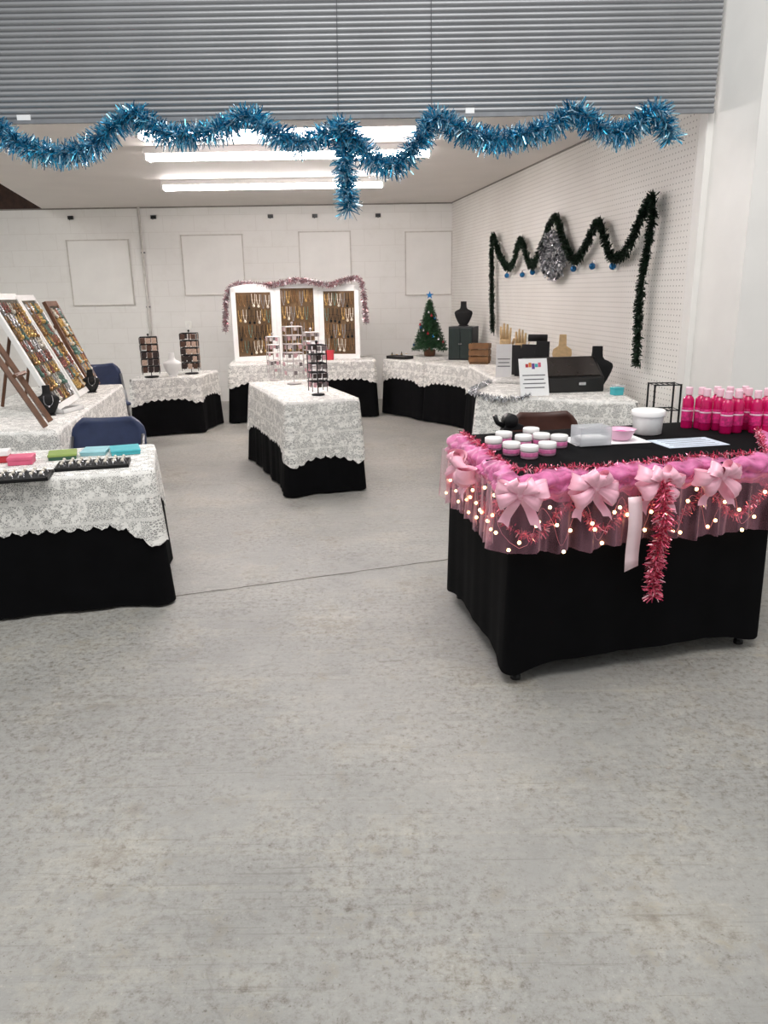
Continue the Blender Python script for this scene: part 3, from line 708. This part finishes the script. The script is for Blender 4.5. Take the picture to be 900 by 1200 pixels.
# ------------------------------------------------------------------ pegboard wall table items
zc=ZC+.001
sign((1.02,6.50,zc),-.1,.13,.27,'narrow white sign card left of the black necklace boards',3,None,.12)
def slab(loc,rot,w,h,mat,label,shape='round',tilt=.18):
    t=thing('necklace_board',label,'necklace stand',loc,rot); m=Matrix.Rotation(-tilt,3,'X'); pts=[]
    if shape=='neck':
        pts=[(-w*.22,0,0),(w*.22,0,0),(w*.30,0,h*.25),(w*.5,0,h*.55),(w*.46,0,h*.66),(w*.2,0,h*.74),(w*.17,0,h),(-w*.17,0,h),(-w*.2,0,h*.74),(-w*.46,0,h*.66),(-w*.5,0,h*.55),(-w*.30,0,h*.25)]
    else:
        pts=[(-w/2,0,0),(w/2,0,0),(w*.36,0,h),(-w*.36,0,h)]
    MB().extr([m@V(q)+V((0,0,.004)) for q in pts],(0,.016,0)).build('board',mat,t,bevel=.003)
    MB().tube([m@V((0,.014,h*.7)),(0,.02+h*.4,.006)],.007).build('prop_leg',mat,t)
def hand(loc,rot,h,mat,label):
    t=thing('hand_display',label,'ring display hand',loc,rot)
    MB().lathe([(.05,0),(.05,.012),(.03,.02)],(0,0,0),16).build('base',mat,t,smooth=True)
    palm=h*.66
    MB().lathe([(.032,.012),(.029,h*.25),(.033,h*.38),(.050,h*.52),(.052,palm-.01),(.045,palm)],(0,0,0),16,.5).build('palm',mat,t,smooth=True)
    for k,(x,l,a) in enumerate(((-.036,.27,-.10),(-.012,.335,-.03),(.013,.315,.04),(.036,.24,.12))):
        MB().tube([(x,0,palm-.02),(x+a*h*.12,-.003,palm+h*l*.5),(x+a*h*.2,.0,palm+h*l)],[.0135,.0125,.008],8).build('finger',mat,t,smooth=True)
    MB().tube([(.034,0,h*.44),(.070,-.004,h*.58),(.080,-.004,h*.68)],[.017,.014,.008],8).build('thumb',mat,t,smooth=True)
hand((1.13,7.15,zc),-.3,.42,beigeM,'taller beige hand shaped jewelry display, left of a pair by the wall')
hand((1.26,7.10,zc),-.4,.37,beigeM,'shorter beige hand shaped jewelry display, right of a pair by the wall')
slab((1.10,6.72,zc),-.6,.17,.26,velvet,'black tapered necklace board beside the narrow white sign','taper',.35)
slab((1.20,6.54,zc),-.5,.18,.28,velvet,'black tapered necklace board right behind the display case sign','taper',.4)
slab((1.31,6.46,zc),-.45,.15,.30,velvet,'slim black tapered necklace board directly behind the display case','taper',.3)
tb=thing('bracelet_stand','black T bar bracelet stand between tan and black boards','bracelet stand',(1.34,6.72,zc),-.3)
MB().lathe([(.055,0),(.055,.01),(.014,.018)],(0,0,0),16).build('base',velvet,tb); MB().tube([(0,0,.012),(0,0,.30)],.012,8).build('post',velvet,tb); MB().tube([(-.08,0,.31),(.08,0,.31)],.03,12).build('bar',velvet,tb,smooth=True)
slab((1.47,6.38,zc),-.35,.16,.35,beigeM,'beige neck shaped necklace board by the pegboard wall','neck',.12)
bust((1.58,5.72,.741),-.3,1.05,velvet,'black necklace bust standing right of the black display case')
c=PZ(657,457,.741)
bc=thing('display_case','black slant front display case on the right lace table','display case',c,.14)
prof=[(-.15,0),(.13,0),(.13,.225),(.05,.235),(-.15,.10)]
MB().extr([(-.265,y,z) for y,z in prof],(.53,0,0)).build('body',M('case_black',(24,22,22),.35),bc,bevel=.006)
an=math.atan2(.135,.20)
MB().box((0,-.05,.172),(.48,.205,.008),Matrix.Rotation(an,3,'X')).build('lid',M('lid_brown_black',(44,38,36),.25,var=.2),bc)
MB().box((.1,-.153,.06),(.05,.008,.02)).build('clasp',silverMt,bc)
p=PZ(627,465,.741); sign(p,.12,.20,.26,'white printed sign leaning before the black display case',4,[redM,orangeM,violetM,tealM,pinkBox],.34)
for k,(x,y,mm,l) in enumerate(((1.62,5.32,tealM,'small turquoise box at the right end of the right lace table'),(1.67,5.46,clearM,'small clear box near the right end of the right lace table'))):
    t=thing('small_box',l,'box',(x,y,.741),.3); MB().box((0,0,.02),(.07,.06,.04)).build('body',mm,t,bevel=.003); MB().box((0,0,.045),(.074,.064,.012)).build('lid',mm,t,bevel=.003)
ws=thing('wire_stand','small black wire stand in the corner beside the white pillar','stand',(1.75,4.78,0))
for sx in (-1,1):
    for sy in (-1,1): MB().tube([(sx*.08,sy*.06,0),(sx*.08,sy*.06,.88)],.006).build('leg',wireM,ws)
for z in (.55,.72,.875):
    mb=MB()
    for k in range(6): mb.tube([(-.08+.032*k,-.06,z),(-.08+.032*k,.06,z)],.003,5)
    for s in (-1,1): mb.tube([(-.08,s*.06,z),(.08,s*.06,z)],.004,5)
    mb.build('shelf',wireM,ws)
fl=T3R[0]; bl=T3R[3]; zt=.745
sp=[V((bl[0],bl[1],zt+.012)),V((fl[0]-.01,fl[1]+.2,zt+.012)),V((fl[0]-.015,fl[1]+.02,zt+.006)),V((fl[0]+.15,fl[1]-.10,zt-.02)),V((fl[0]+.34,fl[1]-.17,zt+.01))]
tag(tinsel([smooth(sp,6)],.028,900,.006,31).build('tinsel_garland',foilSilver),'thin silver tinsel along the left edge of the right lace table','garland')
# ------------------------------------------------------------------ front left table items
a2=math.atan2(.43,1.75); z2=Z2+.001
def ringset(t,nx,ny,label,group,w,d,zz):
    m=Matrix.Rotation(t.rotation_euler.z,3,'Z'); pro=None
    for k in range(nx*ny):
        lp=V((-w/2+w*(k%nx+.5)/nx,-d/2+d*(k//nx+.5)/ny,zz)); p=V(t.location)+m@lp
        if pro is None:
            pro=thing('ring',label,'ring',p,0,group)
            pts=[(.012*math.cos(q*PI/6),0,.004+.012*math.sin(q*PI/6)) for q in range(13)]
            MB().tube(pts,.0028,5).build('band',silverMt,pro); MB().ball((0,0,.018),.008,8,5).build('stone',pearlM,pro)
        else: dup(pro,p,k*1.3)
p=PZ(110,546,z2); t=trayitem(p,a2,.33,.17,.016,blackP,velvet,'broad flat black jewelry tray at the right of the left table'); ringset(t,8,3,'silver ring with pale stone in the broad flat black tray','rings in the broad black tray',.31,.15,.012)
p=PZ(22,561,z2); t=trayitem(p,a2,.27,.17,.016,blackP,velvet,'black velvet lined jewelry tray at the left photo edge'); ringset(t,6,3,'silver ring with pale stone in the black velvet tray','rings in the velvet tray',.25,.15,.012)
def gbox(px,py,w,d,h,m1,m2,label,rot=0):
    p=PZ(px,py,z2); t=thing('gift_box',label,'box',p,a2+rot); MB().box((0,0,h*.35),(w,d,h*.7)).build('base',m1,t,bevel=.003); MB().box((0,0,h*.78),(w+.006,d+.006,h*.44)).build('lid',m2,t,bevel=.004)
gbox(147,530,.14,.16,.026,tealM,tealM,'flat turquoise gift box near the right end of the left table',.12)
gbox(112,531,.12,.15,.022,M('aqua_card',(150,200,208),.5),M('aqua_card',(150,200,208),.5),'flat pale blue gift box left of the turquoise box',-.08)
gbox(74,536,.13,.14,.028,greenM,limeM,'green gift box with yellow green lid behind the broad tray',.1)
gbox(26,543,.11,.10,.04,pinkBox,pinkBox,'pink gift box at the back of the left table')
gbox(2,541,.08,.08,.06,redM,whitePl,'small red gift box with white lid at the photo edge')
bust(PZ(58,487,Z3+.001),.6,.7,velvet,'black necklace bust nearest the camera on the left display table','silver necklace on the nearest black bust of the left table')
bust(PZ(108,460,Z3+.001),.6,.65,velvet,'black necklace bust at the far end of the left display table','silver necklace on the far black bust of the left table')
trayitem(PZ(78,482,Z3+.001),1.35,.24,.12,.03,whitePl,padM,'white jewelry tray lying before the leaning boards')
# ------------------------------------------------------------------ pink table
pr=perim(T1,.05,.011)
seq=[q for q in pr if q[4][0]=='e' and q[4][1]==3]+[q for q in pr if not (q[4][0]=='e' and q[4][1] in (2,3)) and not (q[4][0]=='a' and q[4][1] in (2,3))]
s0=0; SQ=[]
for k,q in enumerate(seq):
    if k: s0+=(q[0]-seq[k-1][0]).length
    SQ.append((q[0],q[1],s0,q[3],q[2]))
def at_s(i,off,d):
    p,n,s,cf,so=SQ[i]; o=off+.018*cf+fold(so,d,AMP1,FL1,cf,PH1); return V((p.x+n.x*o,p.y+n.y*o,Z1-d))
rnd=random.Random(12)
def swag(z0,hbase,hp,o0,bul,ph0):
    rows=[]
    for k in range(25):
        ph=k/24; row=[]
        for i,(p,n,s,cf,so) in enumerate(SQ):
            puff=abs(math.sin(PI*s/.29+ph0)); sag=puff**1.2; hh=hbase+hp*sag
            g=.5+.5*math.sin(2*PI*(ph*2.6+.22*math.cos(2*PI*s/.29+2*ph0))+ph0*3)
            v=math.sin(s*74+ph*6+ph0*2+2*math.sin(s*11))*(1-.45*puff)+.5*math.sin(s*37-ph*8+ph0)
            env=math.sin(PI*min(1,ph*1.06))**.6
            off=o0+.018*cf+.03*min(1,ph*3)+(bul*(.3+.7*puff)+.015*g+.010*v)*env
            row.append((p.x+n.x*off,p.y+n.y*off,z0+.018*math.sin(min(1,ph*2.2)*PI)*(.7+.3*math.sin(s*33+ph0))-hh*ph+.008*math.sin(s*21+ph0)+.004*math.sin(s*83)))
        rows.append(row)
    return rows
mb=MB().grid(swag(Z1+.012,.070,.066,-.035,.026,0)); mb.grid(swag(Z1+.005,.055,.045,-.020,.014,1.1))
tag(mb.build('tulle_swag',tulleA,smooth=True),'bright pink gathered tulle swag around the front right table edge','tulle swag')
rows=[]
for k in range(12):
    row=[]
    for i,(p,n,s,cf,so) in enumerate(SQ):
        d=.045+(.218+.016*abs(math.sin(PI*s/.145))+.008*math.sin(s*13))*k/11
        o=.036+(.014*math.sin(s*66+1.5*math.sin(s*9))+.007*math.sin(s*140+.8))*(.25+.75*k/11)
        row.append(tuple(at_s(i,o+.010,d)))
    rows.append(row)
tag(MB().grid(rows).build('tulle_skirt',tulleB,smooth=True),'sheer pale pink net skirt hanging below the bright pink swag','tulle skirt')
tl=[at_s(i,.010,.165+.055*math.cos(2*PI*SQ[i][2]/.29)) for i in range(0,len(SQ),3)]
tag(tinsel([tl],.026,950,.004,41).build('tinsel_garland',foilRed),'rose red tinsel swagged behind the sheer pink net skirt','garland')
tl=[V((SQ[i][0].x-SQ[i][1].x*.03,SQ[i][0].y-SQ[i][1].y*.03,Z1+.018+.006*math.sin(SQ[i][2]*9))) for i in range(0,len(SQ),4)]
tag(tinsel([tl],.022,600,.004,42).build('tinsel_boa',foilRed),'thin rose red tinsel lying along the top edge of the pink table','garland')
sl=thing('string_lights','warm white string lights woven along the pink net skirt','string lights',(T1[0][0],T1[0][1],.3))
wp=[]
for i in range(0,len(SQ)):
    s=SQ[i][2]; d=.178+.072*math.sin(s*40)+.012*math.sin(s*91)
    wp.append(at_s(i,.026,d))
MB().tube(wp,.0010,4).build('wire',M('clear_wire',(200,120,135),.4),sl,world=True)
tot=sum((wp[j]-wp[j-1]).length for j in range(1,len(wp))); stepb=tot/88
acc=0; nb=0
for j in range(1,len(wp)):
    acc+=(wp[j]-wp[j-1]).length
    if acc>stepb and nb<98:
        acc-=stepb; nb+=1
        n=SQ[j][1]
        MB().ball(wp[j]+V((n.x*.008,n.y*.008,rnd.uniform(-.03,.03))),.0068,8,5).build('bulb',bulbM,sl,world=True,smooth=True)
def bow(i,d,off,s,label,ang=0,tails=True):
    n=V((SQ[i][1].x,SQ[i][1].y,0)); p=at_s(i,off,d); x=V((-n.y,n.x,0)); u=V((0,0,1)); rb=random.Random(int(s*1e4)+i)
    t=thing('bow',label,'bow',p)
    for k,(a,sc_,nf) in enumerate(((10,1.0,.0),(170,1.0,.0),(-30,.9,.012),(208,.92,.012),(48,.74,.02),(134,.7,.02),(88,.5,.028))):
        a=R(a+ang+rb.uniform(-12,12)); ss=s*sc_*rb.uniform(.85,1.12); dd=x*math.cos(a)+u*math.sin(a); e=u*math.cos(a)-x*math.sin(a); rows=[]; tw=rb.uniform(-.6,.6)
        for j in range(17):
            tt=j/16; c=dd*ss*math.sin(PI*tt)+n*(.36*ss*math.sin(2*PI*tt)+.02+nf)-u*(.08*ss*math.sin(PI*tt)**2); w=s*.31*(.18+.82*math.sin(PI*tt)**.7)
            ee=(e+n*tw*math.sin(PI*tt)).normalized(); row=[]
            for q in range(7):
                f=q/3-1; row.append(c+ee*(w*f)+n*(.008*(1-f*f)+.0025*math.sin(q*2.3+j*.3+k)))
            rows.append(row)
        MB().grid(rows).build('loop',pinkSat,t,smooth=True)
    if tails:
        for sg in (-1,1):
            rows=[]
            for j in range(9):
                q=j/8; c=(u*(-1)*q*s*1.15+x*sg*q*s*.6)+n*(.022+.014*math.sin(q*7+sg)); w=s*.20
                rows.append([c-x*w,c+n*.006,c+x*w+u*(-.02 if j==8 else 0)])
            MB().grid(rows).build('tail',pinkSat,t,smooth=True)
    MB().ball(n*.042,s*.15,10,7).build('knot',pinkSat,t,smooth=True)
    return p,n,x
iC=[i for i,q in enumerate(seq) if q[4]==('a',0,.5)][0]
bows=[(547,'pink satin bow on the left end of the pink tulle swag',True),(610,'pink satin bow at the front left corner of the swag',False),(690,'pink satin bow second along the front of the swag',False),(768,'pink satin bow at mid front above the hanging ribbon',False),(836,'pink satin bow at the right of the front swag',False)]
info={}
for px,l,left in bows:
    cand=[i for i in range(len(SQ)) if (i<iC)==left]
    best=min(cand,key=lambda i:abs(450+FPX*((at_s(i,.06,.06)-CAM).dot(cr))/((at_s(i,.06,.06)-CAM).dot(f0))-px))
    info[px]=(best,)+bow(best,.03 if px!=547 else .04,.06,.096,l,random.Random(px).uniform(-12,12))
i,p,n,x=info[768]
rows=[]
for j in range(12):
    q=j/11; c=p+n*(.03+.008*math.sin(q*5))-x*(.100-.012*q)+V((0,0,-.05-.27*q)); w=.028
    rows.append([c-x*w+V((0,0,-.02 if j==11 else 0)),c+x*w])
tag(MB().grid(rows).build('ribbon',palePink,smooth=True,solid=.002),'long pale pink ribbon tail hanging left of the rose tinsel','ribbon')
dp=[p+n*.05+V((0,0,.01)),p+n*.07+V((0,0,-.14)),p+n*.05-x*.005+V((0,0,-.30)),p+n*.06-x*.01+V((0,0,-.44))]
tag(tinsel([smooth(dp,6)],.042,1800,.005,44).build('tinsel_drop',foilRed),'rose red tinsel hanging down the front of the black cloth','tinsel')
# jars
jar=None; zt=Z1+.001
for k,(px,py) in enumerate(((578,527),(599,533),(620,537),(641,533),(590,520),(613,524),(634,522),(655,524),(622,515))):
    p=PZ(px,py,zt)
    if jar is None:
        jar=thing('cosmetic_jar','low frosted pink jar with broad white lid clustered on the left of the pink table','jar',p,0,'white lidded jars on the pink table')
        MB().lathe([(.030,0),(.034,.004),(.034,.030),(.031,.034)],(0,0,0),22).build('body',pinkJar,jar,smooth=True)
        MB().lathe([(.0346,.010),(.0348,.012),(.0348,.024),(.0346,.026)],(0,0,0),22).build('label_band',M('jar_label',(226,120,174),.5,var=.25,scale=60),jar,smooth=True)
        MB().lathe([(.0355,.030),(.0365,.033),(.0365,.050),(.034,.053),(.001,.054)],(0,0,0),22).build('lid',whitePl,jar,smooth=True)
    else: dup(jar,p,k)
O=PZ(806,506,zt); ex=V((.070,.000,0)); ey=V((.012,.078,0)); bt=None
for j in range(3):
    for i in range(0,6):
        if j==0 and i<2: continue
        if j==1 and i<1: continue
        if j==2 and i>4: continue
        p=O+ex*i+ey*j+V((((i*37+j*17)%5-2)*.005,-.045+((i*23+j*11)%5-2)*.006,0)); p.z=zt
        if bt is None:
            bt=thing('lotion_bottle','slim magenta bottle with pale pink cap clustered on the right of the table','bottle',p,0,'pink bottles with pale caps')
            MB().lathe([(.024,0),(.0265,.005),(.0265,.124),(.025,.136),(.020,.146),(.0135,.152),(.0115,.156),(.0115,.161)],(0,0,0),20).build('body',hotPink,bt,smooth=True)
            lb=MB().lathe([(.0268,.034),(.0271,.036),(.0271,.096),(.0268,.098)],(0,0,0),20).build('label_band',labelM,bt,smooth=True)
            MB().lathe([(.0272,.080),(.0275,.081),(.0275,.086),(.0272,.087)],(0,0,0),20).build('printed_stripe',stripeM,lb,smooth=True)
            MB().lathe([(.015,.157),(.016,.159),(.016,.188),(.0145,.192),(.001,.193)],(0,0,0),16).build('cap',capM,bt,smooth=False)
        else: dup(bt,p,i*.7+j)
p=PZ(758,508,zt); tb=thing('tub','white round tub with wide lid beside the pink bottles','tub',p)
MB().lathe([(.058,0),(.063,.004),(.068,.083),(.068,.088)],(0,0,0),28).build('body',whitePl,tb,smooth=True); MB().lathe([(.074,.083),(.075,.086),(.075,.106),(.070,.111),(.001,.112)],(0,0,0),28).build('lid',M('lid_white',(250,249,247),.35,var=.02),tb,smooth=True)
p=PZ(692,520,zt+.005); t=thing('clear_box','clear plastic box in the middle of the pink table','box',p,.2)
mb=MB().box((0,0,.003),(.14,.1,.006))
for sx,sy,bx,by in ((0,-1,.14,.004),(0,1,.14,.004),(-1,0,.004,.1),(1,0,.004,.1)): mb.box((sx*.068,sy*.048,.04),(bx,by,.075))
mb.build('body',clearM,t); MB().box((0,0,.02),(.12,.08,.03)).build('contents',paper,t,bevel=.008)
p=PZ(727,515,zt+.005); t=thing('dish','small pink lined dish left of the white tub','dish',p)
MB().lathe([(.035,0),(.045,.01),(.062,.045),(.066,.048),(.058,.044),(.04,.014),(.001,.012)],(0,0,0),24).build('bowl',M('milky_pink',(240,190,214),.3,var=.05),t,smooth=True); MB().ball((0,0,.024),.042,14,6,(1,1,.4)).build('contents',M('pink_scrub',(240,120,180),.6),t,smooth=True)
def sheet(px,py,w,d,rot,mat,label,lines=0,dz=0):
    p=PZ(px,py,zt+dz); t=thing('paper_sheet',label,'paper',p,rot); MB().box((0,0,.0015),(w,d,.002)).build('sheet',mat,t)
    if lines:
        mb=MB()
        for k in range(lines): mb.box((0,d*.36-d*.72*k/max(1,lines-1),.0028),(w*.76,.005,.0006))
        mb.build('printed_lines',inkM,t)
sheet(806,519,.28,.18,.2,M('pale_blue_paper',(212,224,238),.5),'pale blue white printed sheet of paper before the pink bottles',5)
sheet(708,516,.34,.20,.15,paper,'white sheet of paper under the clear box and dish')
p=PZ(597,504,zt); t=thing('tape_dispenser','black handheld tape dispenser at the back left of the pink table','dispenser',p,.3)
MB().lathe([(.032,-.025),(.035,-.022),(.035,.022),(.032,.025)],(0,0,.045),18,1,Matrix.Rotation(PI/2,3,'X')).build('roll_hub',blackP,t,smooth=True)
MB().extr([(-.045,-.02,.0),(.055,-.02,.0),(.07,-.02,.02),(.02,-.02,.04),(-.02,-.02,.045)],(0,.04,0)).build('body',blackP,t,bevel=.004)
MB().tube([(-.03,0,.02),(-.065,0,.04),(-.08,0,.075)],.012,8).build('handle',blackP,t,smooth=True)
bpy.data.objects.remove(bpy_dummy)
# ------------------------------------------------------------------ lights
w=bpy.data.worlds.new('world'); SC.world=w; w.use_nodes=True
bg=w.node_tree.nodes['Background']; bg.inputs[0].default_value=(.98,.99,1,1); bg.inputs[1].default_value=.55
def area(loc,size,energy,rot=(0,0,0),sy=None):
    l=bpy.data.lights.new('unseen_lamp','AREA'); l.energy=energy; l.size=size; l.color=(1,.985,.96)
    if sy: l.shape='RECTANGLE'; l.size_y=sy
    o=bpy.data.objects.new('unseen_lamp',l); C.objects.link(o); o.location=loc; o.rotation_euler=rot
area((.2,1.6,5.2),3.5,230)  # overhead lamp of the front hall, out of view
area((-5.1,7.0,3.3),1.6,100)  # added lamp out of view, brightens the left part of the back wall
